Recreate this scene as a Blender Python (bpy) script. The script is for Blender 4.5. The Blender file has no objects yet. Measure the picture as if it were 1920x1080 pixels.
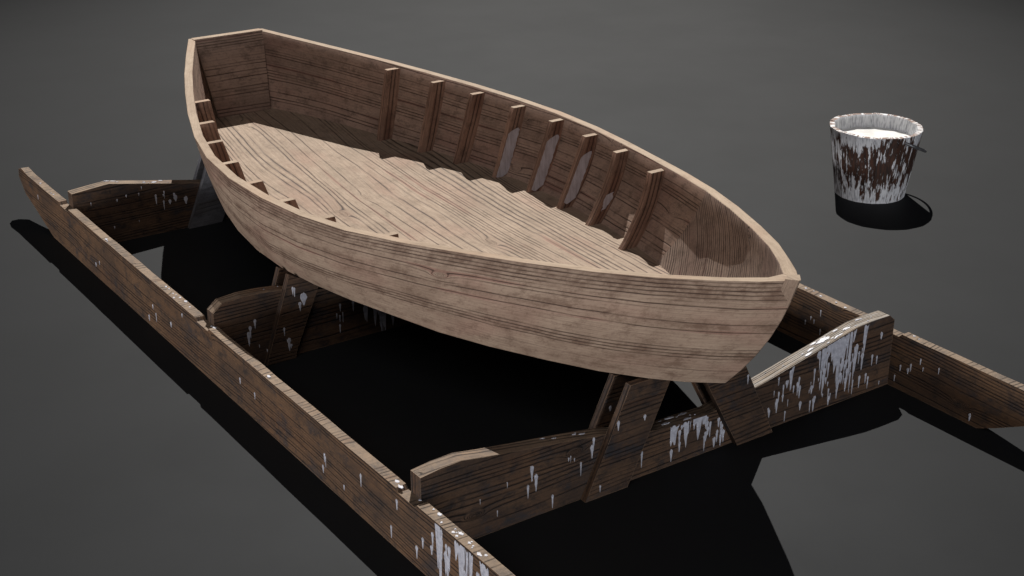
import bpy, math, random
from mathutils import Vector, Matrix

S = 0.25                      # metres per modelling unit
C = bpy.context.scene.collection
random.seed(7)

# ------------------------------------------------------------------ helpers
class MB:
    """collects faces (modelling units) with a uv (grain along u) and material slot"""
    def __init__(s): s.v = []; s.f = []; s.uv = []; s.m = []; s.sm = []
    def face(s, pts, uvs, mat=0, smooth=False):
        i = len(s.v); s.v += [tuple(p) for p in pts]
        s.f.append(tuple(range(i, i + len(pts)))); s.uv += [tuple(u) for u in uvs]
        s.m.append(mat); s.sm.append(smooth)
    def build(s, name, mats, parent=None, origin=(0, 0, 0), weld=True, bevel=0.0, smooth=None):
        me = bpy.data.meshes.new(name)
        o3 = Vector(origin)
        me.from_pydata([tuple((Vector(p) - o3) * S) for p in s.v], [], s.f)
        uv = me.uv_layers.new(name='UVMap')
        for i, u in enumerate(s.uv): uv.data[i].uv = u
        for m in mats: me.materials.append(m)
        for i, p in enumerate(me.polygons):
            p.material_index = s.m[i]; p.use_smooth = s.sm[i]
        if weld:
            import bmesh
            b = bmesh.new(); b.from_mesh(me)
            bmesh.ops.remove_doubles(b, verts=b.verts, dist=1e-5)
            closed = [f for f in b.faces if f.material_index == 0]
            bmesh.ops.recalc_face_normals(b, faces=closed)
            if smooth is not None:
                for e in b.edges:
                    if len(e.link_faces) == 2 and e.calc_face_angle(0) > math.radians(smooth): e.smooth = False
                for f in b.faces: f.smooth = True
            b.to_mesh(me); b.free()
        ob = bpy.data.objects.new(name, me); C.objects.link(ob)
        ob.location = o3 * S
        if parent is not None:
            ob.parent = parent
            ob.location = (o3 * S) - parent.location
        if bevel:
            md = ob.modifiers.new('worn_edges', 'BEVEL'); md.width = bevel; md.segments = 2
            md.limit_method = 'ANGLE'; md.angle_limit = math.radians(35)
        return ob

def interp(x, xs, ys):
    if x <= xs[0]: return ys[0]
    for a in range(len(xs) - 1):
        if x <= xs[a + 1]:
            t = (x - xs[a]) / (xs[a + 1] - xs[a]); return ys[a] + t * (ys[a + 1] - ys[a])
    return ys[-1]

def thing(name, label, cat, loc):
    o = bpy.data.objects.new(name, None); C.objects.link(o)
    o.location = Vector(loc) * S; o['label'] = label; o['category'] = cat
    o.empty_display_size = 0.1
    return o

# ------------------------------------------------------------------ materials
class NT:
    def __init__(s, name):
        s.mat = bpy.data.materials.new(name); s.mat.use_nodes = True
        s.t = s.mat.node_tree; s.t.nodes.clear()
        s.out = s.t.nodes.new('ShaderNodeOutputMaterial')
        s.b = s.t.nodes.new('ShaderNodeBsdfPrincipled')
        s.t.links.new(s.b.outputs[0], s.out.inputs[0])
    def n(s, typ, **k):
        nd = s.t.nodes.new(typ)
        for a, b in k.items(): setattr(nd, a, b)
        return nd
    def set(s, sock, val):
        if hasattr(val, 'is_output') or isinstance(val, bpy.types.NodeSocket): s.t.links.new(val, sock)
        else: sock.default_value = val
    def math(s, op, a, b=0.0, c=None, clamp=False):
        nd = s.n('ShaderNodeMath', operation=op, use_clamp=clamp)
        s.set(nd.inputs[0], a); s.set(nd.inputs[1], b)
        if c is not None: s.set(nd.inputs[2], c)
        return nd.outputs[0]
    def vec(s, x, y, z=0.0):
        nd = s.n('ShaderNodeCombineXYZ')
        for i, q in enumerate((x, y, z)): s.set(nd.inputs[i], q)
        return nd.outputs[0]
    def noise(s, vec, scale=1.0, detail=3.0, rough=0.5, dist=0.0):
        nd = s.n('ShaderNodeTexNoise'); s.set(nd.inputs['Vector'], vec)
        nd.inputs['Scale'].default_value = scale; nd.inputs['Detail'].default_value = detail
        nd.inputs['Roughness'].default_value = rough; nd.inputs['Distortion'].default_value = dist
        return nd.outputs[0]
    def ramp(s, fac, lo, hi, a=0.0, b=1.0):
        nd = s.n('ShaderNodeMapRange', interpolation_type='SMOOTHSTEP')
        s.set(nd.inputs[0], fac); nd.inputs[1].default_value = lo; nd.inputs[2].default_value = hi
        nd.inputs[3].default_value = a; nd.inputs[4].default_value = b
        return nd.outputs[0]
    def mix(s, fac, a, b, blend='MIX'):
        nd = s.n('ShaderNodeMix', data_type='RGBA', blend_type=blend)
        s.set(nd.inputs[0], fac)
        for i, q in ((6, a), (7, b)):
            if isinstance(q, tuple): nd.inputs[i].default_value = (*q, 1)
            else: s.t.links.new(q, nd.inputs[i])
        return nd.outputs[2]
    def bump(s, h, strength=0.3, dist=0.002):
        nd = s.n('ShaderNodeBump'); s.set(nd.inputs['Height'], h)
        nd.inputs['Strength'].default_value = strength; nd.inputs['Distance'].default_value = dist
        s.t.links.new(nd.outputs[0], s.b.inputs['Normal'])

def wood(name, light, mid, dark, red, freq=7.0, line=0.9, grime=(0.05, 0.04, 0.035), grime_amt=0.35,
         rot=0.0, seed=0.0, rough=0.72, bump=0.35, fleck=0.0, knot=1.0, edge=None, lowcut=0.42, fine=0.55, wand=1.0, wash=0.0, clusters=()):
    k = NT(name)
    tc = k.n('ShaderNodeTexCoord')
    mp = k.n('ShaderNodeMapping'); k.t.links.new(tc.outputs['UV'], mp.inputs[0])
    mp.inputs['Rotation'].default_value = (0, 0, rot); mp.inputs['Location'].default_value = (seed * 3.7, seed * 1.9, 0)
    sp = k.n('ShaderNodeSeparateXYZ'); k.t.links.new(mp.outputs[0], sp.inputs[0])
    U, V = sp.outputs[0], sp.outputs[1]
    mu = lambda q, c: k.math('MULTIPLY', q, c)
    NZ = lambda cu, cv, sd_, det=2.0, rg=0.5: k.noise(k.vec(mu(U, cu), mu(V, cv), sd_), 1.0, det, rg)
    und = NZ(0.17, 0.75, seed, 1.0, 0.4)
    wob = NZ(1.1, 2.4, seed + 4, 3.0, 0.5)
    # knots
    vo = k.n('ShaderNodeTexVoronoi', voronoi_dimensions='2D'); vo.inputs['Scale'].default_value = 1.0
    k.t.links.new(k.vec(mu(U, 0.40), mu(V, 1.15)), vo.inputs['Vector'])
    d2 = k.math('MULTIPLY', vo.outputs['Distance'], vo.outputs['Distance'])
    pick = k.n('ShaderNodeSeparateColor'); k.t.links.new(vo.outputs['Color'], pick.inputs[0])
    pk = k.math('GREATER_THAN', pick.outputs[0], 0.5)
    kn = k.math('MULTIPLY', k.math('EXPONENT', mu(d2, -520.0)), pk)
    kw = k.math('MULTIPLY', k.math('EXPONENT', mu(d2, -60.0)), pk)
    f = k.math('MULTIPLY_ADD', V, freq, mu(und, 9.0 * wand))
    f = k.math('ADD', f, mu(wob, 0.75 * wand))
    f = k.math('ADD', f, mu(kn, 4.2 * knot))
    f = k.math('ADD', f, mu(kw, 0.9 * knot))
    # every growth ring has its own strength and stays continuous along the board
    fl_ = k.math('FLOOR', f); fr = k.math('FRACT', f)
    wn = k.n('ShaderNodeTexWhiteNoise', noise_dimensions='1D'); k.set(wn.inputs['W'], k.math('ADD', fl_, seed * 13.0))
    tri = k.math('ABSOLUTE', k.math('SUBTRACT', fr, 0.5))
    band = NZ(0.16, 1.5, seed + 9, 2.0, 0.5)
    inten = k.math('MULTIPLY_ADD', wn.outputs['Value'], 0.62, mu(band, 0.95))
    clu = None
    for cv, cw, ca in clusters:       # dense bundles of dark grain at given heights
        dv = k.math('DIVIDE', k.math('SUBTRACT', k.math('ADD', V, mu(und, 0.35)), cv), cw)
        g_ = mu(k.math('EXPONENT', mu(k.math('MULTIPLY', dv, dv), -1.0)), ca)
        clu = g_ if clu is None else k.math('ADD', clu, g_)
    if clu is not None: inten = k.math('ADD', inten, k.math('SUBTRACT', clu, 0.10))
    strong = k.ramp(inten, lowcut + 0.30, lowcut + 0.52)
    wdt = k.math('MULTIPLY_ADD', strong, 0.075, 0.065)
    q = k.math('DIVIDE', tri, wdt)
    bold = k.math('EXPONENT', mu(k.math('MULTIPLY', q, q), -1.0))
    brk = k.ramp(NZ(0.9, 16.0, seed + 2, 4.0, 0.65), 0.33, 0.56, 0.35, 1.15)
    L = k.math('MULTIPLY', k.math('MULTIPLY', bold, k.math('MAXIMUM', strong, k.ramp(kn, 0.02, 0.12, 0, 0.9))), brk)
    Lw = k.math('MULTIPLY', bold, k.math('MULTIPLY_ADD', wn.outputs['Value'], 0.38, 0.12))
    # late-wood fill between two rings, reddish, seen where the rings fan out
    fill = k.math('MULTIPLY', k.ramp(wn.outputs['Value'], 0.78, 0.84), k.ramp(NZ(0.5, 1.6, seed + 33, 2.0), 0.50, 0.60))
    # fine fibres
    f2 = k.math('ADD', mu(f, 2.0), mu(wob, 1.5))
    fs = k.math('MULTIPLY_ADD', k.math('SINE', mu(f2, 6.2832)), 0.5, 0.5)
    fib = NZ(2.2, 46.0, seed, 5.0, 0.7)
    fib2 = NZ(9.0, 110.0, seed + 3, 3.0, 0.6)
    fi = k.math('ADD', mu(k.ramp(fs, 0.4, 1.0), 0.35), mu(k.ramp(fib, 0.36, 0.66), 0.55))
    fi = k.math('MULTIPLY', k.math('ADD', fi, mu(k.ramp(fib2, 0.4, 0.65), 0.25)), fine, clamp=True)
    bt = k.ramp(NZ(0.9, 1.2, seed + 20, 6.0, 0.68), 0.36, 0.66)
    col = k.mix(fi, light, mid)
    col = k.mix(mu(fill, 0.75), col, red)
    rd = k.ramp(NZ(0.55, 1.3, seed + 60, 3.0, 0.5), 0.48, 0.68)
    col = k.mix(mu(rd, 0.40), col, red)
    gm = NZ(3.2, 4.6, seed + 50, 8.0, 0.78)
    spk = NZ(14.0, 22.0, seed + 55, 4.0, 0.75)
    col = k.mix(mu(k.ramp(gm, 0.47, 0.68), grime_amt), col, grime)
    col = k.mix(mu(k.ramp(spk, 0.50, 0.72), grime_amt * 0.6), col, grime)
    col = k.mix(mu(bt, grime_amt * 0.6), col, grime)
    if clu is not None: col = k.mix(k.math('MULTIPLY', clu, k.ramp(gm, 0.38, 0.6, 0.1, 1.2), clamp=True), col, grime)
    if wash:
        ws = k.ramp(NZ(1.6, 18.0, seed + 81, 5.0, 0.7), 0.40, 0.60)
        col = k.mix(mu(ws, wash), col, (0.46, 0.45, 0.44))
    if fleck:
        fl = k.ramp(NZ(1.2, 2.2, seed + 71, 6.0, 0.75), 0.52, 0.66)
        col = k.mix(mu(fl, fleck), col, (0.022, 0.026, 0.034))
    col = k.mix(k.math('MULTIPLY', k.math('MAXIMUM', L, Lw), line), col, dark)
    if edge is not None:      # worn arrises are paler
        ge = k.n('ShaderNodeNewGeometry')
        bv = k.n('ShaderNodeBevel'); bv.samples = 6; bv.inputs['Radius'].default_value = 0.004
        dp = k.n('ShaderNodeVectorMath', operation='DOT_PRODUCT')
        k.t.links.new(bv.outputs[0], dp.inputs[0]); k.t.links.new(ge.outputs['Normal'], dp.inputs[1])
        e = k.ramp(dp.outputs['Value'], 0.985, 0.90)
        e = k.math('MULTIPLY', e, k.ramp(gm, 0.36, 0.6))
        col = k.mix(mu(e, 0.75), col, edge)
    k.t.links.new(col, k.b.inputs['Base Color'])
    k.set(k.b.inputs['Roughness'], k.math('MULTIPLY_ADD', fib, 0.25, rough - 0.12))
    k.b.inputs['Specular IOR Level'].default_value = 0.3
    h = k.math('ADD', mu(L, -1.2), k.math('ADD', mu(fib, 0.5), mu(spk, 0.25)))
    k.bump(h, bump, 0.002)
    return k.mat

M = {}
M['hull'] = wood('pale_hull_wood', (0.425, 0.320, 0.240), (0.250, 0.172, 0.128), (0.040, 0.020, 0.014), (0.32, 0.180, 0.140),
                 freq=18.0, grime=(0.125, 0.073, 0.050), grime_amt=0.62, seed=1.0, lowcut=0.43, fine=.6, bump=0.5, wand=.55, clusters=((1.95, .17, .55), (1.50, .07, .48), (1.02, .10, .52), (.60, .05, .3)))
M['hull_in'] = wood('inner_hull_wood', (0.44, 0.315, 0.25), (0.28, 0.19, 0.148), (0.035, 0.018, 0.014), (0.29, 0.155, 0.125),
                    freq=17.0, grime=(0.10, 0.07, 0.056), grime_amt=0.75, seed=5.0, lowcut=0.36, bump=0.5, wand=.5)
M['floor'] = wood('floor_wood', (0.430, 0.328, 0.245), (0.265, 0.188, 0.136), (0.034, 0.019, 0.014), (0.30, 0.165, 0.12),
                  freq=12.0, grime=(0.14, 0.098, 0.064), grime_amt=0.55, fine=.8, rot=0.10, seed=2.0, lowcut=0.33, bump=0.45, wand=.95, knot=1.2)
M['bow_in'] = wood('bow_inner_wood', (0.42, 0.32, 0.265), (0.24, 0.175, 0.145), (0.030, 0.018, 0.015), (0.25, 0.15, 0.13),
                   freq=19.0, grime=(0.10, 0.07, 0.056), grime_amt=0.6, seed=25.0, lowcut=0.12, bump=0.8, wand=.7, rot=0.62, knot=.6)
M['rim'] = wood('rim_wood', (0.47, 0.365, 0.27), (0.31, 0.23, 0.165), (0.10, 0.06, 0.045), (0.44, 0.27, 0.18),
                freq=9.0, line=0.7, grime=(0.22, 0.15, 0.10), grime_amt=0.55, seed=3.0, lowcut=0.5)
M['rib'] = wood('rib_wood', (0.43, 0.275, 0.205), (0.23, 0.138, 0.100), (0.03, 0.016, 0.013), (0.22, 0.11, 0.075),
                freq=16.0, line=0.85, grime=(0.05, 0.032, 0.028), grime_amt=0.6, seed=6.0, edge=(0.38, 0.27, 0.20), knot=0.2, wand=.5)
M['dark'] = wood('dark_cradle_wood', (0.168, 0.094, 0.050), (0.070, 0.037, 0.020), (0.008, 0.006, 0.006), (0.10, 0.048, 0.024),
                 freq=20.0, wand=.8, line=0.95, grime=(0.022, 0.019, 0.019), grime_amt=0.85, seed=8.0, fleck=0.6,
                 edge=(0.30, 0.20, 0.13), bump=0.8, rough=0.66, lowcut=0.26)
M['bar'] = wood('dark_crossbar_wood', (0.125, 0.072, 0.042), (0.052, 0.029, 0.018), (0.007, 0.005, 0.005), (0.10, 0.048, 0.024),
                freq=17.0, wand=.9, line=0.95, grime=(0.016, 0.014, 0.015), grime_amt=0.95, seed=9.0, fleck=0.7,
                edge=(0.26, 0.17, 0.11), bump=0.8, rough=0.66, lowcut=0.30)
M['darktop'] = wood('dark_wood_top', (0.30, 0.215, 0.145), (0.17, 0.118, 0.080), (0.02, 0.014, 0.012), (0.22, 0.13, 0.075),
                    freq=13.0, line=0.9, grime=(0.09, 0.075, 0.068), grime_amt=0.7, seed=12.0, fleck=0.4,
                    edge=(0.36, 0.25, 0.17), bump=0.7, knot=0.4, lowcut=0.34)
M['grey'] = wood('cool_lit_leg_wood', (0.15, 0.15, 0.165), (0.085, 0.085, 0.095), (0.03, 0.03, 0.035), (0.10, 0.09, 0.09),
                 freq=9.0, line=0.4, grime=(0.035, 0.035, 0.04), grime_amt=0.7, seed=18.0)  # cool bluish light on the far legs, put into their wood colour
M['washtop'] = wood('washed_wood_top', (0.36, 0.29, 0.22), (0.22, 0.17, 0.13), (0.015, 0.011, 0.010), (0.24, 0.15, 0.09),
                    freq=26.0, line=1.0, grime=(0.07, 0.058, 0.052), grime_amt=0.6, seed=14.0, wash=0.55,
                    bump=0.9, knot=0.2, lowcut=0.22, wand=.6)

def paint_mat():
    k = NT('white_paint_spots'); tc = k.n('ShaderNodeTexCoord')
    n = k.noise(tc.outputs['Object'], 60.0, 4.0, 0.6)
    k.t.links.new(k.mix(k.ramp(n, 0.35, 0.75), (0.54, 0.55, 0.62), (0.34, 0.35, 0.41)), k.b.inputs['Base Color'])
    k.b.inputs['Roughness'].default_value = 0.5; k.bump(n, 0.2, 0.001)
    return k.mat
M['paint'] = paint_mat()

def wash_mat():
    k = NT('grey_wash'); tc = k.n('ShaderNodeTexCoord')
    sp = k.n('ShaderNodeSeparateXYZ'); k.t.links.new(tc.outputs['Object'], sp.inputs[0])
    n = k.noise(k.vec(k.math('MULTIPLY', sp.outputs[1], 60.0), k.math('MULTIPLY', sp.outputs[2], 9.0), 0.0), 1.0, 5.0, 0.65)
    k.t.links.new(k.mix(k.ramp(n, 0.35, 0.7), (0.58, 0.56, 0.62), (0.36, 0.33, 0.36)), k.b.inputs['Base Color'])
    k.b.inputs['Roughness'].default_value = 0.6
    return k.mat
M['wash'] = wash_mat()

def bucket_mat(name, white_amt, rimtop=False):
    k = NT(name); tc = k.n('ShaderNodeTexCoord')
    sp = k.n('ShaderNodeSeparateXYZ'); k.t.links.new(tc.outputs['UV'], sp.inputs[0])
    A, Z = sp.outputs[0], sp.outputs[1]      # A = arc length, Z = height
    wig = k.noise(k.vec(k.math('MULTIPLY', A, 7.0), k.math('MULTIPLY', Z, 3.0), 1.0), 1.0, 4.0, 0.65)
    s1 = k.noise(k.vec(k.math('MULTIPLY', A, 7.5), k.math('MULTIPLY', Z, 1.7), 3.0), 1.0, 6.0, 0.66)
    s2 = k.noise(k.vec(k.math('MULTIPLY', A, 24.0), k.math('MULTIPLY', Z, 3.6), 7.0), 1.0, 4.0, 0.6)
    s3 = k.noise(k.vec(k.math('MULTIPLY', A, 1.6), k.math('MULTIPLY', Z, 1.2), 11.0), 1.0, 2.0, 0.5)
    m = k.math('ADD', k.math('MULTIPLY', s1, 0.8), k.math('MULTIPLY', s2, 0.55))
    m = k.math('ADD', m, k.math('MULTIPLY', s3, 0.40))
    if not rimtop:
        # thicker paint near foot and rim, worn belly
        bel = k.math('ABSOLUTE', k.math('SUBTRACT', Z, 0.72))
        m = k.math('ADD', m, k.math('MULTIPLY', k.math('POWER', bel, 2.2), 0.30))
    w = k.ramp(m, 0.985 - white_amt, 1.035 - white_amt)
    worn = k.noise(k.vec(k.math('MULTIPLY', A, 26.0), k.math('MULTIPLY', Z, 5.0), 5.0), 1.0, 3.0, 0.6)
    white = k.mix(k.ramp(worn, 0.42, 0.7), (0.80, 0.81, 0.84), (0.42, 0.43, 0.47))
    br = k.mix(k.ramp(s2, 0.35, 0.65), (0.070, 0.027, 0.014), (0.016, 0.009, 0.007))
    if rimtop: br = k.mix(k.ramp(s2, 0.3, 0.7), (0.20, 0.105, 0.070), (0.10, 0.055, 0.040))
    k.t.links.new(k.mix(w, br, white), k.b.inputs['Base Color'])
    k.b.inputs['Roughness'].default_value = 0.6
    h = k.math('ADD', k.math('MULTIPLY', w, 1.0), k.math('MULTIPLY', worn, 0.5))
    k.bump(h, 0.5, 0.002)
    return k.mat
M['bkt'] = bucket_mat('flaking_white_bucket', 0.085)
M['bkt_in'] = bucket_mat('white_bucket_inside', 0.13)
M['bkt_rim'] = bucket_mat('bucket_rim', 0.13, True)

def simple(name, col, rough, metal=0.0, bumps=0.0, scale=30.0):
    k = NT(name); tc = k.n('ShaderNodeTexCoord')
    n = k.noise(tc.outputs['Object'], scale, 4.0, 0.6)
    dk = tuple(c * 0.72 for c in col)
    k.t.links.new(k.mix(k.ramp(n, 0.35, 0.7), col, dk), k.b.inputs['Base Color'])
    k.b.inputs['Roughness'].default_value = rough; k.b.inputs['Metallic'].default_value = metal
    if bumps: k.bump(n, bumps, 0.002)
    return k.mat
M['wire'] = simple('grey_wire', (0.35, 0.35, 0.37), 0.4, 0.8)
M['liquid'] = simple('liquid_white_paint', (0.90, 0.90, 0.88), 0.35, 0, 0.08, 9.0)

def ground_mat():
    k = NT('dark_grey_ground'); tc = k.n('ShaderNodeTexCoord')
    n = k.noise(tc.outputs['Object'], 1.2, 5.0, 0.55)
    g = k.noise(tc.outputs['Object'], 220.0, 2.0, 0.5)
    c = k.mix(k.ramp(n, 0.3, 0.7), (0.0150, 0.0157, 0.0170), (0.0140, 0.0147, 0.0158))
    k.t.links.new(c, k.b.inputs['Base Color'])
    k.set(k.b.inputs['Roughness'], k.ramp(n, 0.3, 0.7, 0.59, 0.63)); k.b.inputs['Specular IOR Level'].default_value = 0.095
    k.b.inputs['Specular Tint'].default_value = (.80, .87, .96, 1)
    k.bump(g, 0.03, 0.0005)
    return k.mat
M['ground'] = ground_mat()

# ------------------------------------------------------------------ ground
g = MB(); R = 260
g.face([(-R, -R, 0), (R, -R, 0), (R, R, 0), (-R, R, 0)], [(-R, -R), (R, -R), (R, R), (-R, R)])
go = g.build('ground', [M['ground']], weld=False); go['kind'] = 'structure'

# ------------------------------------------------------------------ boat
BX0, BX1 = -14.158, 1.90          # rim, stern to bow
CX0, CX1 = -13.62, 0.778          # chine, stern to bow
rimx = [-14.158, -13.3, -12.5, -11.5, -10.5, -9.5, -8.5, -7.5, -6.5, -5.5, -4.5, -3.5, -2.5, -1.5, -0.5, 0.5, 1.2, 1.6, 1.9]
rimw = [0.798, 1.22, 1.60, 2.02, 2.41, 2.76, 3.02, 3.165, 3.195, 3.12, 2.965, 2.71, 2.39, 2.01, 1.567, 1.032, 0.56, 0.27, 0.0]
rimz = [3.115, 3.035, 2.965, 2.895, 2.82, 2.755, 2.70, 2.68, 2.675, 2.675, 2.69, 2.755, 2.86, 2.95, 3.035, 3.145, 3.23, 3.29, 3.346]
cox = [-13.62, -12.7, -11.9, -11.17, -9.68, -8.95, -7.85, -7.3, -6.59, -5.83, -5.29, -4.69, -3.74, -2.98, -2.35, -1.48, -.71, -.31, .11, .525, .778]
cow = [0.62, 1.25, 1.62, 1.84, 2.264, 2.466, 2.66, 2.71, 2.745, 2.709, 2.636, 2.56, 2.37, 2.20, 2.02, 1.644, 1.254, 1.034, .714, .335, 0]
cix = [-13.55, -12.72, -11.79, -11.18, -10.0, -9.02, -7.93, -7.03, -6.0, -4.9, -3.77, -2.38, -1.2, -0.2, 0.3, 0.60]
ciw = [0.52, 1.10, 1.49, 1.75, 2.09, 2.31, 2.50, 2.51, 2.43, 2.27, 2.03, 1.69, 1.18, 0.66, 0.30, 0.0]
czx = [-14, -11, -8, -6, -4.85, -3.6, -2, 0, .78]
czz = [1.55, 1.34, 1.30, 1.33, 1.38, 1.44, 1.48, 1.52, 1.526]
FT = 0.10
NS = 20
stations = sorted(set([-14.158, -13.3, -12.3, -11.3, -10.3, -9.2, -8.2, -7.1, -6.0, -5.0, -4.0, -3.0, -2.0, -1.1, -0.2, 0.55, 1.15, 1.55, 1.9]))
NT_ = 6

def smooth01(a, b, x):
    t = max(0, min(1, (x - a) / (b - a))); return t * t * (3 - 2 * t)
def pt(xr, t, inner):
    s = (xr - BX0) / (BX1 - BX0)
    bow = s ** 10
    wr, zr = interp(xr, rimx, rimw), interp(xr, rimx, rimz)
    xc = CX0 + s * (CX1 - CX0)
    zc = interp(xc, czx, czz)
    if inner:
        e = 0.02
        sl = (interp(min(xr + .3, BX1), rimx, rimw) - interp(max(xr - .3, BX0), rimx, rimw)) / .6
        wr = max(0.0, wr - 0.150 * math.sqrt(1 + sl * sl))
        xr2 = xr if xr < 1.5 else 1.5 + (xr - 1.5) * 0.35
        if xr == BX1: wr = 0.0
        wc = interp(xc - 0.16 * s, cix, ciw); xc2 = xc - 0.16 * s
        if xr == BX1: wc = 0.0
        zc2 = zc + 0.02
    else:
        xr2 = xr; wc = interp(xc, cox, cow); xc2 = xc; zc2 = zc
    B = 0.03 + 0.10 * smooth01(-8.5, -5, xr) 
    B *= 1 - smooth01(-0.5, 1.9, xr)
    q = 4 * t * (1 - t)
    x = xr2 + t * (xc2 - xr2) + 0.16 * q * bow
    w = wr + t * (wc - wr) + B * q * (1 if wr + wc > 0.01 else 0)
    z = zr + t * (zc2 - zr)
    return x, w, z

def wall_in(x, z):
    """inner half width at (x, z) by searching the lofted inner surface"""
    xr = x; t = 0.0
    for _ in range(60):
        a = pt(max(BX0, min(BX1, xr)), t, True)
        xr += (x - a[0]) * 0.8
        t += (a[2] - z) / 1.4 * 0.8; t = max(0, min(1, t))
    return pt(xr, t, True)[1]

boat = thing('wooden_boat', 'pale bare wooden rowing boat with dark ribs inside, resting on a dark timber cradle', 'boat', (-6.0, 0, 1.30))

# arc length table for the grain
arc = {}; acc = 0; prev = None
for xr in stations:
    w = interp(xr, rimx, rimw)
    if prev: acc += math.hypot(xr - prev[0], w - prev[1])
    arc[xr] = acc; prev = (xr, w)

for sg in (-1, 1):
    mb = MB(); off = 0.0 if sg < 0 else 31.0
    def P(xr, j, inner):
        x, w, z = pt(xr, j / NT_, inner); return (x, sg * w, z)
    for a, b in zip(stations[:-1], stations[1:]):
        ua, ub = arc[a] + off, arc[b] + off
        for j in range(NT_):
            h0, h1 = -j / NT_ * 1.65, -(j + 1) / NT_ * 1.65
            mb.face([P(a, j, 0), P(b, j, 0), P(b, j + 1, 0), P(a, j + 1, 0)], [(ua, h0), (ub, h0), (ub, h1), (ua, h1)], 0)
            mb.face([P(a, j, 1), P(b, j, 1), P(b, j + 1, 1), P(a, j + 1, 1)], [(ua, h0 + 9), (ub, h0 + 9), (ub, h1 + 9), (ua, h1 + 9)], 3 if a > -2.2 else 1)
        mb.face([P(a, 0, 0), P(b, 0, 0), P(b, 0, 1), P(a, 0, 1)], [(ua, .6), (ub, .6), (ub, .45), (ua, .45)], 2)
        mb.face([P(a, NT_, 0), P(b, NT_, 0), P(b, NT_, 1), P(a, NT_, 1)], [(ua, .6), (ub, .6), (ub, .4), (ua, .4)], 0)
    for xr in (stations[0], stations[-1]):
        for j in range(NT_):
            mb.face([P(xr, j, 0), P(xr, j, 1), P(xr, j + 1, 1), P(xr, j + 1, 0)], [(0, -j * .27), (.15, -j * .27), (.15, -(j + 1) * .27), (0, -(j + 1) * .27)], 0)
    import bmesh
    o = mb.build('hull_side', [M['hull'], M['hull_in'], M['rim'], M['bow_in']], boat, origin=(-6, 0, 1.3), weld=False)
    b = bmesh.new(); b.from_mesh(o.data); bmesh.ops.remove_doubles(b, verts=b.verts, dist=1e-5)
    bmesh.ops.dissolve_degenerate(b, dist=1e-6, edges=b.edges)
    bmesh.ops.recalc_face_normals(b, faces=b.faces)
    for f in b.faces: f.smooth = True
    for e in b.edges:
        if len(e.link_faces) == 2 and (e.calc_face_angle(0) > math.radians(28) or e.link_faces[0].material_index != e.link_faces[1].material_index): e.smooth = False
    b.to_mesh(o.data); b.free()
    md = o.modifiers.new('worn_edges', 'BEVEL'); md.width = 0.0025; md.segments = 2; md.limit_method = 'ANGLE'; md.angle_limit = math.radians(45)

# floor boards (one sheet, the boards' joints barely show)
mb = MB()
fs = [-13.70] + [CX0 + 0.05 + i * (0.62 - CX0 - 0.05) / 26 for i in range(27)]
def FP(x, w, up):
    z = interp(x, czx, czz)
    return (x, w, z + (FT if up else 0.02))
fw = [interp(x, cix, ciw) + (0.06 if x < 0.2 else 0.02) for x in fs]
for i in range(len(fs) - 1):
    for up in (0, 1):
        a, b_ = fs[i], fs[i + 1]
        mb.face([FP(a, -fw[i], up), FP(b_, -fw[i + 1], up), FP(b_, fw[i + 1], up), FP(a, fw[i], up)],
                [(a, -fw[i]), (b_, -fw[i + 1]), (b_, fw[i + 1]), (a, fw[i])], 0)
    for s_ in (-1, 1):
        mb.face([FP(fs[i], s_ * fw[i], 0), FP(fs[i + 1], s_ * fw[i + 1], 0), FP(fs[i + 1], s_ * fw[i + 1], 1), FP(fs[i], s_ * fw[i], 1)],
                [(fs[i], 0), (fs[i + 1], 0), (fs[i + 1], .1), (fs[i], .1)], 0)
mb.build('floor', [M['floor']], boat, origin=(-6, 0, 1.3), smooth=30)

# transom
mb = MB()
def TP(y, t, inner):
    x, w, z = pt(BX0, t, False)
    x += 0.15 if inner else -0.012
    return (x, y * (w - 0.06), z + (0.004 if t == 0 else (0.0 if not inner else 0.02)))
for inn in (0, 1):
    mb.face([TP(-1, 0, inn), TP(1, 0, inn), TP(1, 1, inn), TP(-1, 1, inn)], [(40, 0), (41.4, 0), (41.3, -1.65), (40.1, -1.65)], inn)
mb.face([TP(-1, 0, 0), TP(1, 0, 0), TP(1, 0, 1), TP(-1, 0, 1)], [(40, .2), (41.4, .2), (41.4, .35), (40, .35)], 2)
mb.face([TP(-1, 1, 0), TP(1, 1, 0), TP(1, 1, 1), TP(-1, 1, 1)], [(40, .2), (41.4, .2), (41.4, .35), (40, .35)], 0)
for y in (-1, 1):
    mb.face([TP(y, 0, 0), TP(y, 1, 0), TP(y, 1, 1), TP(y, 0, 1)], [(40, 0), (41.6, 0), (41.6, .15), (40, .15)], 0)
o = mb.build('transom', [M['hull'], M['hull_in'], M['rim']], boat, origin=(-6, 0, 1.3), weld=False)
b = bmesh.new(); b.from_mesh(o.data); bmesh.ops.remove_doubles(b, verts=b.verts, dist=1e-5); bmesh.ops.recalc_face_normals(b, faces=b.faces); b.to_mesh(o.data); b.free()

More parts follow.
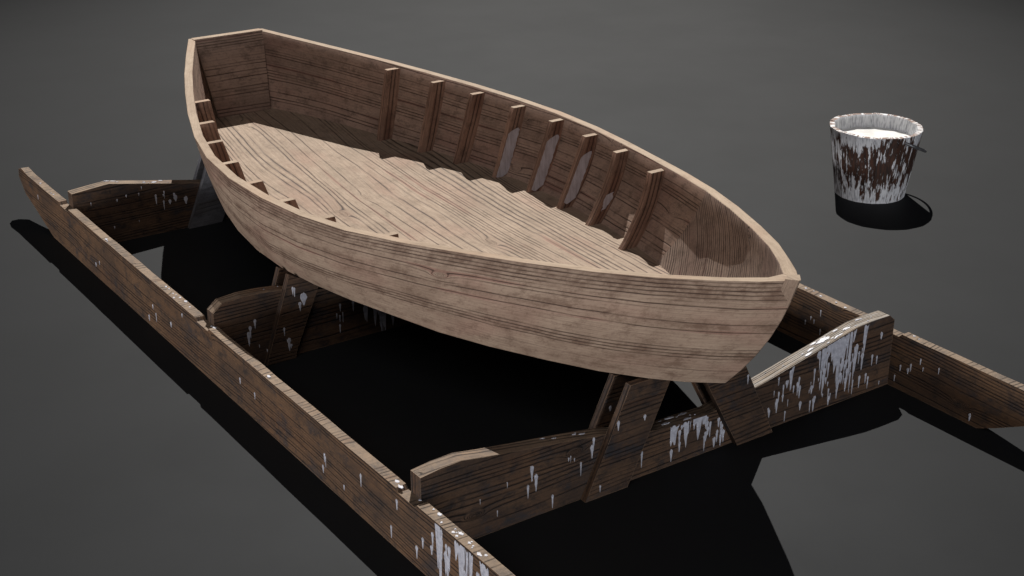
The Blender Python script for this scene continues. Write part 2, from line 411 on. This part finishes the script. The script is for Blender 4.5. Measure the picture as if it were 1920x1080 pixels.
# stem cap at the bow: short post following the stem from the rim down
mb = MB()
prof = [(1.905, 3.352), (1.755, 2.965)]
def stem(w, d, x, z): return (x - d, w, z)
pts = []
for x, z in prof:
    pts.append([(x + 0.004, -0.014, z), (x + 0.004, 0.014, z), (x - 0.12, 0.118, z), (x - 0.20, 0.0, z), (x - 0.12, -0.118, z)])
for i in range(5):
    j = (i + 1) % 5
    mb.face([pts[0][i], pts[0][j], pts[1][j], pts[1][i]], [(0, i * .2), (0, i * .2 + .2), (.5, i * .2 + .2), (.5, i * .2)], 0)
mb.face(pts[0], [(p[0], p[1]) for p in pts[0]], 1); mb.face(pts[1][::-1], [(p[0], p[1]) for p in pts[1]], 0)
o = mb.build('bow_cap', [M['hull'], M['rim']], boat, origin=(-6, 0, 1.3), weld=False)
b = bmesh.new(); b.from_mesh(o.data); bmesh.ops.remove_doubles(b, verts=b.verts, dist=1e-5); bmesh.ops.recalc_face_normals(b, faces=b.faces); b.to_mesh(o.data); b.free()

# ribs
ribx = [-10.90, -9.86, -8.93, -7.89, -6.84, -5.82, -4.82, -3.56]
rt = 0.105
washes = {3: (0.30, 1.0), 4: (0.20, 0.97), 5: (0.22, 0.92), 6: (0.56, 0.80)}
for sg in (-1, 1):
    for n, x in enumerate(ribx):
        mb = MB()
        zt = interp(x, rimx, rimz) - 0.045
        zb = interp(x, czx, czz) + FT - 0.02
        K = 9; ou = []; inn = []
        dep = 0.272 if n != 7 else 0.30
        for i in range(K + 1):
            z = zt + (zb - zt) * i / K
            w = wall_in(x, z)
            wt_, wb_ = wall_in(x, zt), wall_in(x, zb)
            ws_ = wt_ + (wb_ - wt_) * i / K           # most ribs are sawn straight on their inner edge
            bend = 1.0 if n == 7 else (0.6 if n == 6 else 0.15)
            ou.append((w + 0.03, z)); inn.append((ws_ + (w - ws_) * bend - dep + 0.004 * math.sin(i * 1.7 + n), z))
        x0, x1 = x - rt / 2, x + rt / 2
        uo = n * 5.3 + (sg + 1) * 23
        for i in range(K):
            u0, u1 = uo + i * .14, uo + (i + 1) * .14
            for xx in (x0, x1):
                mb.face([(xx, sg * ou[i][0], ou[i][1]), (xx, sg * ou[i + 1][0], ou[i + 1][1]), (xx, sg * inn[i + 1][0], inn[i + 1][1]), (xx, sg * inn[i][0], inn[i][1])],
                        [(u0, 0), (u1, 0), (u1, .25), (u0, .25)], 0)
            for q in (ou, inn):
                mb.face([(x0, sg * q[i][0], q[i][1]), (x0, sg * q[i + 1][0], q[i + 1][1]), (x1, sg * q[i + 1][0], q[i + 1][1]), (x1, sg * q[i][0], q[i][1])],
                        [(u0, .5), (u1, .5), (u1, .6), (u0, .6)], 0)
        for i, mt in ((0, 1), (K, 0)):
            mb.face([(x0, sg * ou[i][0], ou[i][1]), (x1, sg * ou[i][0], ou[i][1]), (x1, sg * inn[i][0], inn[i][1]), (x0, sg * inn[i][0], inn[i][1])],
                    [(uo, 0), (uo, .1), (uo + .25, .1), (uo + .25, 0)], mt)
        if sg > 0 and n in washes:       # remains of a pale grey wash on the forward face
            a, c_ = washes[n]; T = 22; L_, R_ = [], []
            rr = random.Random(n * 11)
            for i in range(T + 1):
                t = a + (c_ - a) * i / T
                z = zt + (zb - zt) * t; w = wall_in(x, zt) + (wall_in(x, zb) - wall_in(x, zt)) * t; w += (wall_in(x, z) - w) * (.6 if n == 6 else .15)
                l, r = 0.03, 0.97
                if n == 5: l = 0.06 + 0.25 * max(0, .3 - i / T)
                if n == 6: l, r = 0.25 - .1 * math.sin(i / T * 5), 0.9 - 0.5 * abs(i / T - .4)
                if i == 0: l, r = (l + r) * .62, (l + r) * .64 + .2
                if i == T: l, r = .35, .5
                if i == 1: l += .18
                if i == T - 1: r -= .25
                l += rr.uniform(0, .05); r -= rr.uniform(0, .07)
                L_.append((w - dep + dep * l, z)); R_.append((w - dep + dep * min(r, .98), z))
            for i in range(T):
                mb.face([(x1 + .006, L_[i][0], L_[i][1]), (x1 + .006, R_[i][0], R_[i][1]), (x1 + .006, R_[i + 1][0], R_[i + 1][1]), (x1 + .006, L_[i + 1][0], L_[i + 1][1])],
                        [(0, 0)] * 4, 2)
        mb.build('rib', [M['rib'], M['rim'], M['wash']], boat, origin=(x, sg * inn[K][0], zb), weld=True)

# ------------------------------------------------------------------ paint marks on boards
def drip(mb, o, ea, eb, n, a, b, w, L, slot, rr, flat=False):
    """teardrop of dried paint; ea = across, eb = up, n = out of the surface"""
    h = rr.uniform(0.003, 0.009) if not flat else rr.uniform(.002, .005); pts = []
    K = 9
    for i in range(K + 1):                       # rounded head
        th = math.pi * i / K
        k = 1 + rr.uniform(-.15, .15) * (2.2 if flat else 1)
        pts.append((a + math.cos(th) * w * .5 * k, b + math.sin(th) * w * (.75 if not flat else .5) * k))
    steps = 4 if L > w * 1.5 else 2
    left, right = [], []
    for i in range(1, steps + 1):
        t = i / (steps + .3)
        ww = w * .5 * (1 - t) ** .6 * (0.75 + rr.uniform(-.2, .2))
        left.append((a - ww + rr.uniform(-.1, .1) * w * .2, b - L * t)); right.append((a + ww, b - L * t))
    poly = pts + left + [(a, b - L)] + right[::-1]
    top = [Vector(o) + Vector(ea) * p[0] + Vector(eb) * p[1] + Vector(n) * h for p in poly]
    base = [Vector(o) + Vector(ea) * (a + (p[0] - a) * 1.06) + Vector(eb) * p[1] - Vector(n) * .004 for p in poly]
    c = Vector(o) + Vector(ea) * a + Vector(eb) * (b - L * .25) + Vector(n) * (h + .001)
    m = len(poly)
    for i in range(m):
        j = (i + 1) % m
        mb.face([c, top[i], top[j]], [(0, 0)] * 3, slot)
        mb.face([top[i], base[i], base[j], top[j]], [(0, 0)] * 4, slot)

def smear(mb, o, ea, eb, n, a0, a1, topf, L, slot, rr):
    """sheet of run paint with a ragged lower edge, hanging from the top edge"""
    m = max(4, int((a1 - a0) / .018)); h = rr.uniform(.004, .008)
    ph = [rr.uniform(0, 6.3) for _ in range(4)]; cols = []
    for i in range(m + 1):
        t = i / m; a = a0 + (a1 - a0) * t
        env = max(0.05, math.sin(math.pi * min(1, max(0, t))) ** .6)
        l = L * env * (.45 + .22 * math.sin(a * 37 + ph[0]) + .18 * math.sin(a * 71 + ph[1]) + .25 * rr.random())
        zt_ = topf(a) - .012 - (0 if rr.random() < .75 else .03)
        cols.append((a, zt_, zt_ - max(.03, l)))
    for (a, t0, b0), (c, t1, b1) in zip(cols[:-1], cols[1:]):
        P = lambda u, v, k: Vector(o) + Vector(ea) * u + Vector(eb) * v + Vector(n) * k
        if rr.random() < .10: continue
        mb.face([P(a, t0, h), P(c, t1, h), P(c, b1, h * .6), P(a, b0, h * .6)], [(0, 0)] * 4, slot)
        mb.face([P(a, b0, h * .6), P(c, b1, h * .6), P(c, b1 - .006, -.003), P(a, b0 - .006, -.003)], [(0, 0)] * 4, slot)

def inside(poly, y, z):
    r = False
    for i in range(len(poly)):
        (a, b), (c, d) = poly[i], poly[i - 1]
        if (b > z) != (d > z) and y < (c - a) * (z - b) / (d - b) + a: r = not r
    return r

def prism(mb, poly, axis, c0, c1, uo=0.0, top_slot=0, vertical=False, topcut=0.5):
    """polygon (p, z) extruded along axis ('x' or 'y') from c0 to c1"""
    def P3(p, c): return (c, p[0], p[1]) if axis == 'x' else (p[0], c, p[1])
    for c in (c0, c1):
        uvs = [((p[0] if not vertical else p[1]) + uo, (p[1] if not vertical else p[0]) + c * 3.3) for p in poly]
        mb.face([P3(p, c) for p in poly], uvs, 0)
    s = 0
    for i in range(len(poly)):
        p, q = poly[i], poly[(i + 1) % len(poly)]
        l = math.hypot(p[0] - q[0], p[1] - q[1])
        # faces that look up get the paler top slot
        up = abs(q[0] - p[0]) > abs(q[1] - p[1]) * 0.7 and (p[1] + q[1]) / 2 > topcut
        mb.face([P3(p, c0), P3(q, c0), P3(q, c1), P3(p, c1)],
                [(uo + s, 5), (uo + s + l, 5), (uo + s + l, 5 + abs(c1 - c0)), (uo + s, 5 + abs(c1 - c0))], top_slot if up else 0)
        s += l

cradle = thing('boat_cradle', 'dark timber cradle with two long rails and three paint-spattered crossbars under the boat', 'boat cradle', (-6, 0, 0))

# rails
RW, RT, RH = 4.233, 0.146, 0.883
for sg in (-1, 1):
    rr = random.Random(5 + sg)
    bot = [(-13.1, 0.0), (1.66, 0.0), (1.95, .13), (2.4, .365), (2.95, .56), (3.36, .70)]
    topp = [(3.42, .83), (3.34, .90)]
    x = 3.34 - .35; bars = [(0.13, -0.32), (-5.84, -6.30), (-12.03, -12.50)]
    zoff = 0
    while x > -14.6:
        hit_ = [b_ for b_ in bars if b_[1] - .05 < x < b_[0] + .05]
        if hit_:
            x1, x0 = hit_[0]
            z = RH + .005
            topp += [(x1 + .03, z), (x1 - .02, z - .055), (x0 + .04, z - .05), (x0 - .01, z)]
            x = x0 - rr.uniform(.15, .4); continue
        topp.append((x, RH + rr.uniform(-.005, .005)))
        x -= rr.uniform(.3, .8)
    tail = [(-14.72, .925), (-14.90, .86), (-14.93, .70), (-14.62, .43), (-14.0, .262), (-13.55, .12)]
    poly = bot + topp + tail
    mb = MB()
    yo, yi = sg * RW, sg * (RW - RT)
    # worn top: outer and inner profile differ slightly
    rr2 = random.Random(50 + sg)
    polyi = [(p[0] + (rr2.uniform(-.02, .02) if p[1] > .86 and p[0] < 3 else 0), p[1] + (rr2.uniform(-.006, .006) if p[1] > .86 else 0)) for p in poly]
    for c, pl in ((yo, poly), (yi, polyi)):
        mb.face([(p[0], c, p[1]) for p in pl], [(p[0] * 1.0 + 60 + sg * 9, p[1] + c) for p in pl], 0)
    for i in range(len(poly)):
        j = (i + 1) % len(poly)
        p, q, r_, s_ = poly[i], poly[j], polyi[j], polyi[i]
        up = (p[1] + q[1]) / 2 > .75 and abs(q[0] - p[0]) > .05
        # saw marks run across the top edge
        mb.face([(p[0], yo, p[1]), (q[0], yo, q[1]), (r_[0], yi, r_[1]), (s_[0], yi, s_[1])],
                [(0, p[0] * 1.0), (0, q[0] * 1.0), (RT * 2.5, r_[0] * 1.0), (RT * 2.5, s_[0] * 1.0)] if up else
                [(p[0], 0), (q[0], 0), (q[0], .15), (p[0], .15)], 1 if up else 0)
    if sg < 0:
        # chip out of the outer top edge is shown by a small splinter wedge
        out = [(-13.9, .6, .03, .09, 6), (-10.5, .25, .04, .12, 14), (-8.0, .2, .05, .14, 16), (-7.4, .4, .05, .13, 12), (-6.2, .6, .04, .1, 8), (-4.6, .45, .04, .12, 6),
               (-3.1, .2, .04, .1, 6), (-2.1, .35, .05, .14, 10), (-1.2, .45, .05, .16, 8), (-.3, .7, .05, .14, 5), (.35, .55, .07, .2, 10), (.75, .5, .09, .3, 16), (1.2, .5, .1, .3, 18), (1.9, .5, .08, .3, 12)]
        for cx, cz, w, L, k in out:
            for _ in range(k // 5 + (1 if cx > -5 else 0)):
                a = rr.gauss(cx, .35 if k < 15 else .22); bz = rr.gauss(cz, .17)
                if inside(poly, a, bz) and inside(poly, a, bz - L) and inside(poly, a, bz + w):
                    drip(mb, (0, yo, 0), (1, 0, 0), (0, 0, 1), (0, -1, 0), a, bz, w * rr.uniform(.4, 1), L * rr.uniform(.4, 1.1), 2, rr)
        for a0, a1, L in ((.56, .72, 1.1), (.62, .70, 1.2), (.98, 1.2, .8), (1.18, 1.36, .9), (1.5, 1.7, .6)):
            smear(mb, (0, yo, 0), (1, 0, 0), (0, 0, 1), (0, -1, 0), a0, a1, lambda q_: .875, L, 2, rr)
        for a, L, w in ((.50, .2, .05), (.80, .25, .05), (.86, .3, .06)):
            drip(mb, (0, yo, 0), (1, 0, 0), (0, 0, 1), (0, -1, 0), a, .7 - w * .75, w, L, 2, rr)
        tops = [(-7.55, 4), (-7.1, 3), (-6.7, 2), (-5.7, 2), (-3.9, 1), (-.42, 3), (.1, 1), (.5, 2), (.66, 2), (.95, 3), (1.1, 3), (1.3, 4), (-10.2, 2), (-12.9, 2), (-13.6, 1)]
    else:
        for cx, cz, w, L, k in [(.35, .62, .04, .12, 2), (.75, .5, .03, .08, 2), (1.6, .25, .04, .1, 1), (.15, .3, .04, .1, 3), (-1.6, .45, .03, .1, 5)]:
            for _ in range(k):
                a = rr.gauss(cx, .12); bz = rr.gauss(cz, .12)
                if inside(poly, a, bz) and inside(poly, a, bz - L):
                    drip(mb, (0, yi, 0), (1, 0, 0), (0, 0, 1), (0, -1, 0), a, bz, w * rr.uniform(.5, 1), L * rr.uniform(.5, 1.1), 2, rr)
        tops = [(-1.7, 3), (-1.2, 2), (.3, 2)]
    for cx, k in tops:
        for _ in range(k):
            a = rr.gauss(cx, .1); y = (yo + yi) / 2 + rr.uniform(-.05, .05)
            drip(mb, (a, y, RH + .006), (1.5, 0, 0), (0, 1, 0), (0, 0, 1), 0, 0, rr.choice((.015, .02, .03, .055)), .02, 2, rr, True)
    mb.build('rail', [M['dark'], M['darktop'], M['paint']], cradle, origin=(-6, sg * RW, 0), weld=True)

# crossbars
BT = 0.225; BE = RW - RT - .003
XB = [0.0, -5.955, -12.165]
barpoly = [
    [(-BE, 0.004), (BE, 0.004), (BE, 1.07), (3.97, 1.165), (3.6, 1.165), (3.3, 1.150), (2.95, 1.082), (2.56, 0.995), (2.1, .90), (1.56, .785), (.9, .67), (.5, .60), (-.45, .635),
     (-.9, .73), (-1.36, .845), (-1.9, .93), (-2.6, 1.03), (-3.16, 1.115), (-3.5, 1.175), (-3.8, 1.165), (-BE, 1.13)],
    [(-BE, 0.004), (BE, 0.004), (BE, 1.1), (3.5, 1.19), (2.9, 1.12), (1.6, .80), (.5, .62), (-.5, .62), (-1.6, .84), (-2.3, 1.0), (-3.0, 1.155), (-3.3, 1.185), (-3.6, 1.195), (-3.93, 1.165), (-BE, 1.04)],
    [(-BE, 0.004), (BE, 0.004), (BE, 1.1), (3.5, 1.17), (2.9, 1.08), (1.6, .80), (.5, .62), (-.5, .62), (-1.62, .838), (-2.5, 1.0), (-3.37, 1.165), (-3.7, 1.14), (-BE, 1.105)],
]
def ztop(poly, y):
    best = 0
    for i in range(2, len(poly) - 1):
        (a, b_), (c, d) = poly[i], poly[i + 1]
        if min(a, c) <= y <= max(a, c) and abs(a - c) > 1e-6: best = b_ + (d - b_) * (y - a) / (c - a)
    return best
marks = [
    # cy, cz, sy, sz, width, length, count
    [(-2.55, .62, .12, .12, .08, .22, 7), (-2.2, .25, .15, .1, .06, .2, 5), (-1.55, .6, .1, .12, .07, .2, 6), (-3.2, .5, .3, .2, .035, .1, 8), (-1.9, .7, .25, .12, .03, .09, 8),
     (-.65, .25, .15, .12, .08, .22, 5), (-.1, .2, .3, .12, .06, .15, 6), (.1, .45, .35, .1, .08, .2, 14), (.55, .18, .16, .08, .08, .16, 22), (.62, .35, .1, .12, .07, .22, 12),
     (1.75, .4, .15, .2, .05, .15, 10), (2.0, .5, .25, .2, .08, .22, 20), (2.45, .35, .3, .2, .08, .26, 26), (2.9, .6, .25, .22, .085, .28, 40), (3.2, .7, .2, .2, .08, .3, 26),
     (3.45, .4, .2, .2, .06, .2, 14), (3.75, .6, .18, .2, .06, .18, 12), (2.7, .15, .4, .08, .07, .18, 12), (2.9, .5, .6, .3, .035, .1, 40)],
    [(-3.5, .6, .08, .12, .07, .2, 6), (-3.3, .3, .3, .15, .04, .1, 8), (-1.9, .45, .3, .2, .05, .15, 16), (-1.5, .65, .1, .15, .12, .35, 10), (-1.25, .6, .06, .2, .13, .5, 16),
     (-1.0, .2, .25, .08, .08, .18, 14), (-.6, .25, .25, .1, .1, .2, 12)],
    [(-2.45, .72, .12, .08, .06, .16, 9), (-2.1, .62, .12, .06, .10, .12, 9), (-2.8, .8, .5, .2, .03, .08, 16), (-1.8, .2, .2, .1, .04, .1, 3), (-3.4, .5, .3, .2, .03, .08, 5)],
]
for n, xb in enumerate(XB):
    mb = MB(); rr = random.Random(100 + n); poly = barpoly[n]
    prism(mb, poly, 'x', xb - BT, xb, uo=100 + 17 * n, top_slot=1)
    if n == 0:
        for q_ in range(len(mb.f)):
            if mb.m[q_] == 1 and sum(mb.v[v_][1] for v_ in mb.f[q_]) / 4 > 0.9: mb.m[q_] = 3
    for cy, cz, sy, sz, w, L, k in marks[n]:
        for _ in range(int(k * .42 + .5)):
            a = rr.gauss(cy, sy); b_ = rr.gauss(cz, sz); ww = w * rr.uniform(.28, .78); LL = L * rr.uniform(.35, 1.1)
            if inside(poly, a, b_ + ww) and inside(poly, a, b_ - LL):
                drip(mb, (xb, 0, 0), (0, 1, 0), (0, 0, 1), (1, 0, 0), a, b_, ww, LL, 2, rr)
    sm = {0: [(2.50, 2.72, .55), (2.66, 2.86, .35), (2.80, 3.02, .95), (2.94, 3.10, .6), (3.08, 3.28, .75), (3.42, 3.53, .75), (1.97, 2.06, .42), (-.22, -.05, .45), (-.02, .16, .42), (.20, .36, .5), (.36, .47, .3)],
          1: [(-1.60, -1.47, .55), (-1.40, -1.10, 1.1), (-1.30, -1.16, 1.2), (-.82, -.7, .5)], 2: []}[n]
    for a0, a1, L in sm: smear(mb, (xb, 0, 0), (0, 1, 0), (0, 0, 1), (1, 0, 0), a0, a1, lambda q_: ztop(poly, q_), L, 2, rr)
    runs = {0: [(2.62, .6, .05), (2.93, .75, .05), (3.12, .6, .05), (-1.5, .12, .05)],
            1: [(-1.25, .7, .06)],
            2: []}[n]
    for a, L, w in runs:
        drip(mb, (xb, 0, 0), (0, 1, 0), (0, 0, 1), (1, 0, 0), a, ztop(poly, a) - w * .6 - .01, w * .8, L * .9, 2, rr)
    # spots on the top edge
    if n == 0: spots = [(2.0, 2, .05), (2.3, 3, .06), (2.6, 4, .09), (2.85, 5, .12), (3.05, 5, .12), (3.3, 3, .08), (3.5, 3, .07), (1.8, 1, .05), (-.1, 4, .06), (.2, 5, .06), (-2.2, 2, .03), (-1.6, 3, .04)]
    elif n == 2: spots = [(-3.3, 3, .05), (-2.8, 5, .05), (-2.4, 4, .05)]
    else: spots = [(-3.0, 2, .03)]
    for cy, k, w in spots:
        for _ in range(k):
            a = rr.gauss(cy, .12); z0, z1 = ztop(poly, a - .02), ztop(poly, a + .02)
            if z0 <= 0 or z1 <= 0 or abs(z1 - z0) > .05: continue
            e = Vector((0, .04, z1 - z0)).normalized(); nn = Vector((1, 0, 0)).cross(e)
            if nn.z < 0: nn = -nn
            ww = w * rr.choice((.25, .4, .7, 1.2))
            o3 = Vector((xb - BT * rr.uniform(.15, .85), a, ztop(poly, a))) + nn * .004
            drip(mb, o3, e * 2.4, (.8, 0, 0), nn, 0, 0, ww * .75, ww * .35, 2, rr, True)
    mb.build('crossbar', [M['bar'], M['darktop'], M['paint'], M['washtop']], cradle, origin=(xb, 0, 0))

# legs: two pairs astride every crossbar, leaning in to the keel
legs = [
    (0.0, [(-1.69, .0), (-1.0, .0), (-.93, .13), (-.33, 1.40), (-.29, 1.503), (-1.0, 1.503)], [(.95, .0), (1.62, .0), (1.02, 1.20), (.88, 1.503), (.19, 1.503), (.31, 1.16)]),
    (-5.955, [(-3.32, .0), (-2.83, .0), (-2.80, .13), (-2.39, 1.07), (-2.26, 1.325), (-2.70, 1.325), (-2.86, 1.405)], None),
    (-12.165, [(-1.95, .0), (-1.28, .0), (-1.21, .15), (-.80, 1.18), (-.72, 1.405), (-1.39, 1.405)], None),
]
LT = .105
for n, (xb, left, right) in enumerate(legs):
    if right is None: right = [(-p[0], p[1]) for p in left][::-1]
    for side, poly in ((0, left), (1, right)):
        for fb in (0, 1):
            mb = MB(); rr = random.Random(200 + n * 4 + side * 2 + fb)
            if fb == 0: x0, x1 = xb + .003, xb + LT
            else: x0, x1 = xb - BT - LT, xb - BT - .003
            # boards lie a hair above the ground
            pl = [(p[0], max(p[1], .004)) for p in poly]
            prism(mb, pl, 'x', x0, x1, uo=200 + 31 * n + 7 * side + 3 * fb, top_slot=0)
            k = {1: 9, 0: 5, 2: 2}[n]
            for _ in range(k):
                a = rr.uniform(min(p[0] for p in pl), max(p[0] for p in pl)); b_ = rr.uniform(.15, 1.2)
                w = rr.uniform(.02, .05); L = rr.uniform(.04, .14)
                if n == 1 and rr.random() < .3: w *= 1.6
                if inside(pl, a, b_ + w) and inside(pl, a - w, b_ - L) and inside(pl, a + w, b_ - L):
                    drip(mb, (x1, 0, 0), (0, 1, 0), (0, 0, 1), (1, 0, 0), a, b_, w, L, 1, rr)
            if n == 1 and side == 0 and fb == 0:
                drip(mb, (x1, 0, 0), (0, 1, 0), (0, 0, 1), (1, 0, 0), -2.64, .98, .12, .13, 1, rr)
                drip(mb, (x1, 0, 0), (0, 1, 0), (0, 0, 1), (1, 0, 0), -2.93, .33, .06, .18, 1, rr)
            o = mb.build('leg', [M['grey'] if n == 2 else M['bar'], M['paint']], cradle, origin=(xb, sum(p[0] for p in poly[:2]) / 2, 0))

# ------------------------------------------------------------------ bucket
BC = (-6.134, 10.335); BH, BRT, BRB, BWALL = 1.42, .925, .703, .085
bucket = thing('paint_bucket', 'round wooden bucket with flaking white paint, full of white paint, standing alone behind the boat', 'bucket', (BC[0], BC[1], 0))
NSV = 14
mb = MB(); rr = random.Random(3)
def bp(i, f, r, z):      # facet i, fraction f on facet
    a0 = 2 * math.pi * i / NSV + .12; a1 = 2 * math.pi * (i + 1) / NSV + .12
    p0 = Vector((math.cos(a0), math.sin(a0))); p1 = Vector((math.cos(a1), math.sin(a1)))
    p = p0.lerp(p1, f) * r
    return (BC[0] + p.x, BC[1] + p.y, z)
zt = [BH + rr.uniform(-.012, .008) for _ in range(NSV)]
for i in range(NSV):
    L = 2 * math.pi / NSV * .82; u0 = i * L
    gro = .022                                    # shallow joint between staves
    cols = [(0.0, -.010), (gro, 0.0), (.5, .012), (1 - gro, 0.0), (1.0, -.010)]
    for (f0, d0), (f1, d1) in zip(cols[:-1], cols[1:]):
        rows = [0, .3, .62, 1.0]
        for r0, r1 in zip(rows[:-1], rows[1:]):
            R0, R1 = BRB + (BRT - BRB) * r0, BRB + (BRT - BRB) * r1
            z0, z1 = zt[i] * r0, zt[i] * r1
            if r0 == 0: z0 = .003
            mb.face([bp(i, f0, R0 + d0, z0), bp(i, f1, R0 + d1, z0), bp(i, f1, R1 + d1, z1), bp(i, f0, R1 + d0, z1)],
                    [(u0 + f0 * L, z0), (u0 + f1 * L, z0), (u0 + f1 * L, z1), (u0 + f0 * L, z1)], 0)
            q0, q1 = R0 - BWALL, R1 - BWALL
            mb.face([bp(i, f0, q0 - d0, z0 + .0), bp(i, f1, q0 - d1, z0), bp(i, f1, q1 - d1, z1), bp(i, f0, q1 - d0, z1)],
                    [(u0 + f0 * L + 3, z0 + 4), (u0 + f1 * L + 3, z0 + 4), (u0 + f1 * L + 3, z1 + 4), (u0 + f0 * L + 3, z1 + 4)], 1)
        mb.face([bp(i, f0, BRT + d0, zt[i]), bp(i, f1, BRT + d1, zt[i]), bp(i, f1, BRT - BWALL - d1, zt[i]), bp(i, f0, BRT - BWALL - d0, zt[i])],
                [(u0 + f0 * L, 0), (u0 + f1 * L, 0), (u0 + f1 * L, .09), (u0 + f0 * L, .09)], 2)
mb.face([bp(i, 0, BRB - .05, .05) for i in range(NSV)], [(math.cos(i), math.sin(i)) for i in range(NSV)], 0)
o = mb.build('staves', [M['bkt'], M['bkt_in'], M['bkt_rim']], bucket, origin=(BC[0], BC[1], 0), weld=False)
b = bmesh.new(); b.from_mesh(o.data); bmesh.ops.remove_doubles(b, verts=b.verts, dist=1e-5); bmesh.ops.recalc_face_normals(b, faces=b.faces); b.to_mesh(o.data); b.free()
# paint inside
mb = MB(); PL = 1.16; rp = BRB + (BRT - BRB) * PL / BH - BWALL + .012; K = 56
ring = [(BC[0] + rp * math.cos(2 * math.pi * i / K), BC[1] + rp * math.sin(2 * math.pi * i / K), PL) for i in range(K)]
mb.face(ring, [(p[0], p[1]) for p in ring], 0)
low = [(p[0], p[1], PL - .25) for p in ring]
low = [(BC[0] + (p[0] - BC[0]) * .95, BC[1] + (p[1] - BC[1]) * .95, p[2]) for p in low]
for i in range(K): mb.face([ring[i], ring[(i + 1) % K], low[(i + 1) % K], low[i]], [(0, 0)] * 4, 0)
mb.face(low[::-1], [(0, 0)] * K, 0)
mb.build('white_paint', [M['liquid']], bucket, origin=(BC[0], BC[1], PL))
# bail: wire half hoop folded down on the far side
ax = math.radians(-8); e1 = Vector((math.cos(ax), math.sin(ax), 0)); nrm = Vector((.0535, .4059, .9123)).normalized()
e1 = (e1 - nrm * e1.dot(nrm)).normalized(); e2 = nrm.cross(e1)
cen = Vector((BC[0], BC[1], 1.30)); wr = .030
path = []
for i in range(41):
    a = math.pi * i / 40
    R_ = .925 + (1.07 - .925) * math.sin(a) ** .35
    path.append(cen + e1 * R_ * math.cos(a) + e2 * R_ * math.sin(a))
path = [path[0] * 1.0 - e1 * .06] + path + [path[-1] + e1 * .06]
mb = MB(); K = 8; rings = []
for i, p in enumerate(path):
    t = (path[min(i + 1, len(path) - 1)] - path[max(i - 1, 0)]).normalized()
    s1 = nrm.cross(t).normalized(); s2 = t.cross(s1)
    rings.append([p + (s1 * math.cos(2 * math.pi * j / K) + s2 * math.sin(2 * math.pi * j / K)) * wr for j in range(K)])
for i in range(len(rings) - 1):
    for j in range(K):
        mb.face([rings[i][j], rings[i][(j + 1) % K], rings[i + 1][(j + 1) % K], rings[i + 1][j]], [(0, 0)] * 4, 0, True)
mb.face(rings[0], [(0, 0)] * K, 0); mb.face(rings[-1], [(0, 0)] * K, 0)
mb.build('bail', [M['wire']], bucket, origin=tuple(cen), smooth=50)

# ------------------------------------------------------------------ light
def look(o, d):
    o.rotation_euler = Vector(d).to_track_quat('-Z', 'Y').to_euler()
sd = Vector((-.715, .53, 1.0)).normalized()
tgt = Vector((-14, 6, 0))
ld = bpy.data.lights.new('key_lamp', 'SPOT'); lo = bpy.data.objects.new('key_lamp', ld); C.objects.link(lo)
DIST = 400
lpos = Vector((-6, 0, 1)) + sd * DIST; lo.location = lpos * S; look(lo, tgt - lpos)
ld.energy = 670000; ld.color = (1.0, .955, .89); ld.shadow_soft_size = .22
ld.spot_size = math.radians(8.2); ld.spot_blend = 1.0
# two low soft boxes outside the frame: they light upright faces and only graze the ground
def softbox(name, d, dist, h, sx, sy, e, col):
    d = Vector(d).normalized()
    fl = bpy.data.lights.new(name, 'AREA'); fo = bpy.data.objects.new(name, fl); C.objects.link(fo)
    fl.shape = 'RECTANGLE'; fl.size = sx * S; fl.size_y = sy * S
    fo.location = (Vector((-5, 1, 0)) + d * dist + Vector((0, 0, h))) * S
    look(fo, -(d + Vector((0, 0, h / dist)))); fl.energy = e; fl.color = col
softbox('side_softbox', (-.05, -1, 0), 62, 2.9, 30, 3.4, 1250, (1.0, .97, .96))
softbox('end_softbox', (.98, -.13, 0), 62, 2.6, 14, 3.4, 620, (.96, .97, 1.0))

# high soft box on the camera side fills the inside of the boat
fl = bpy.data.lights.new('high_softbox', 'AREA'); fo = bpy.data.objects.new('high_softbox', fl); C.objects.link(fo)
hd = Vector((.46, -.56, .69)).normalized(); fl.shape = 'SQUARE'; fl.size = 30 * S
fo.location = (Vector((-5, 1, 0)) + hd * 62) * S; look(fo, -hd); fl.energy = 400; fl.color = (1.0, .95, .93)

w = bpy.data.worlds.new('World'); bpy.context.scene.world = w; w.use_nodes = True
bg = w.node_tree.nodes['Background']; bg.inputs[0].default_value = (.70, .80, 1.0, 1); bg.inputs[1].default_value = .02

# ------------------------------------------------------------------ camera
cam = bpy.data.cameras.new('camera'); co = bpy.data.objects.new('camera', cam); C.objects.link(co)
pitch, yaw = 0.4071537869, 2.5382720748
co.location = Vector((12.8814964, -11.6449288, 10.0)) * S
fwv = Vector((math.cos(yaw) * math.cos(pitch), math.sin(yaw) * math.cos(pitch), -math.sin(pitch)))
co.rotation_euler = fwv.to_track_quat('-Z', 'Y').to_euler()
cam.sensor_width = 36; cam.lens = 2729.5913 / 1920 * 36; cam.clip_end = 500; cam.clip_start = .05
sc = bpy.context.scene; sc.camera = co
sc.render.engine = 'CYCLES'
sc.view_settings.view_transform = 'Standard'; sc.view_settings.look = 'None'
sc.view_settings.exposure = 0; sc.view_settings.gamma = 1
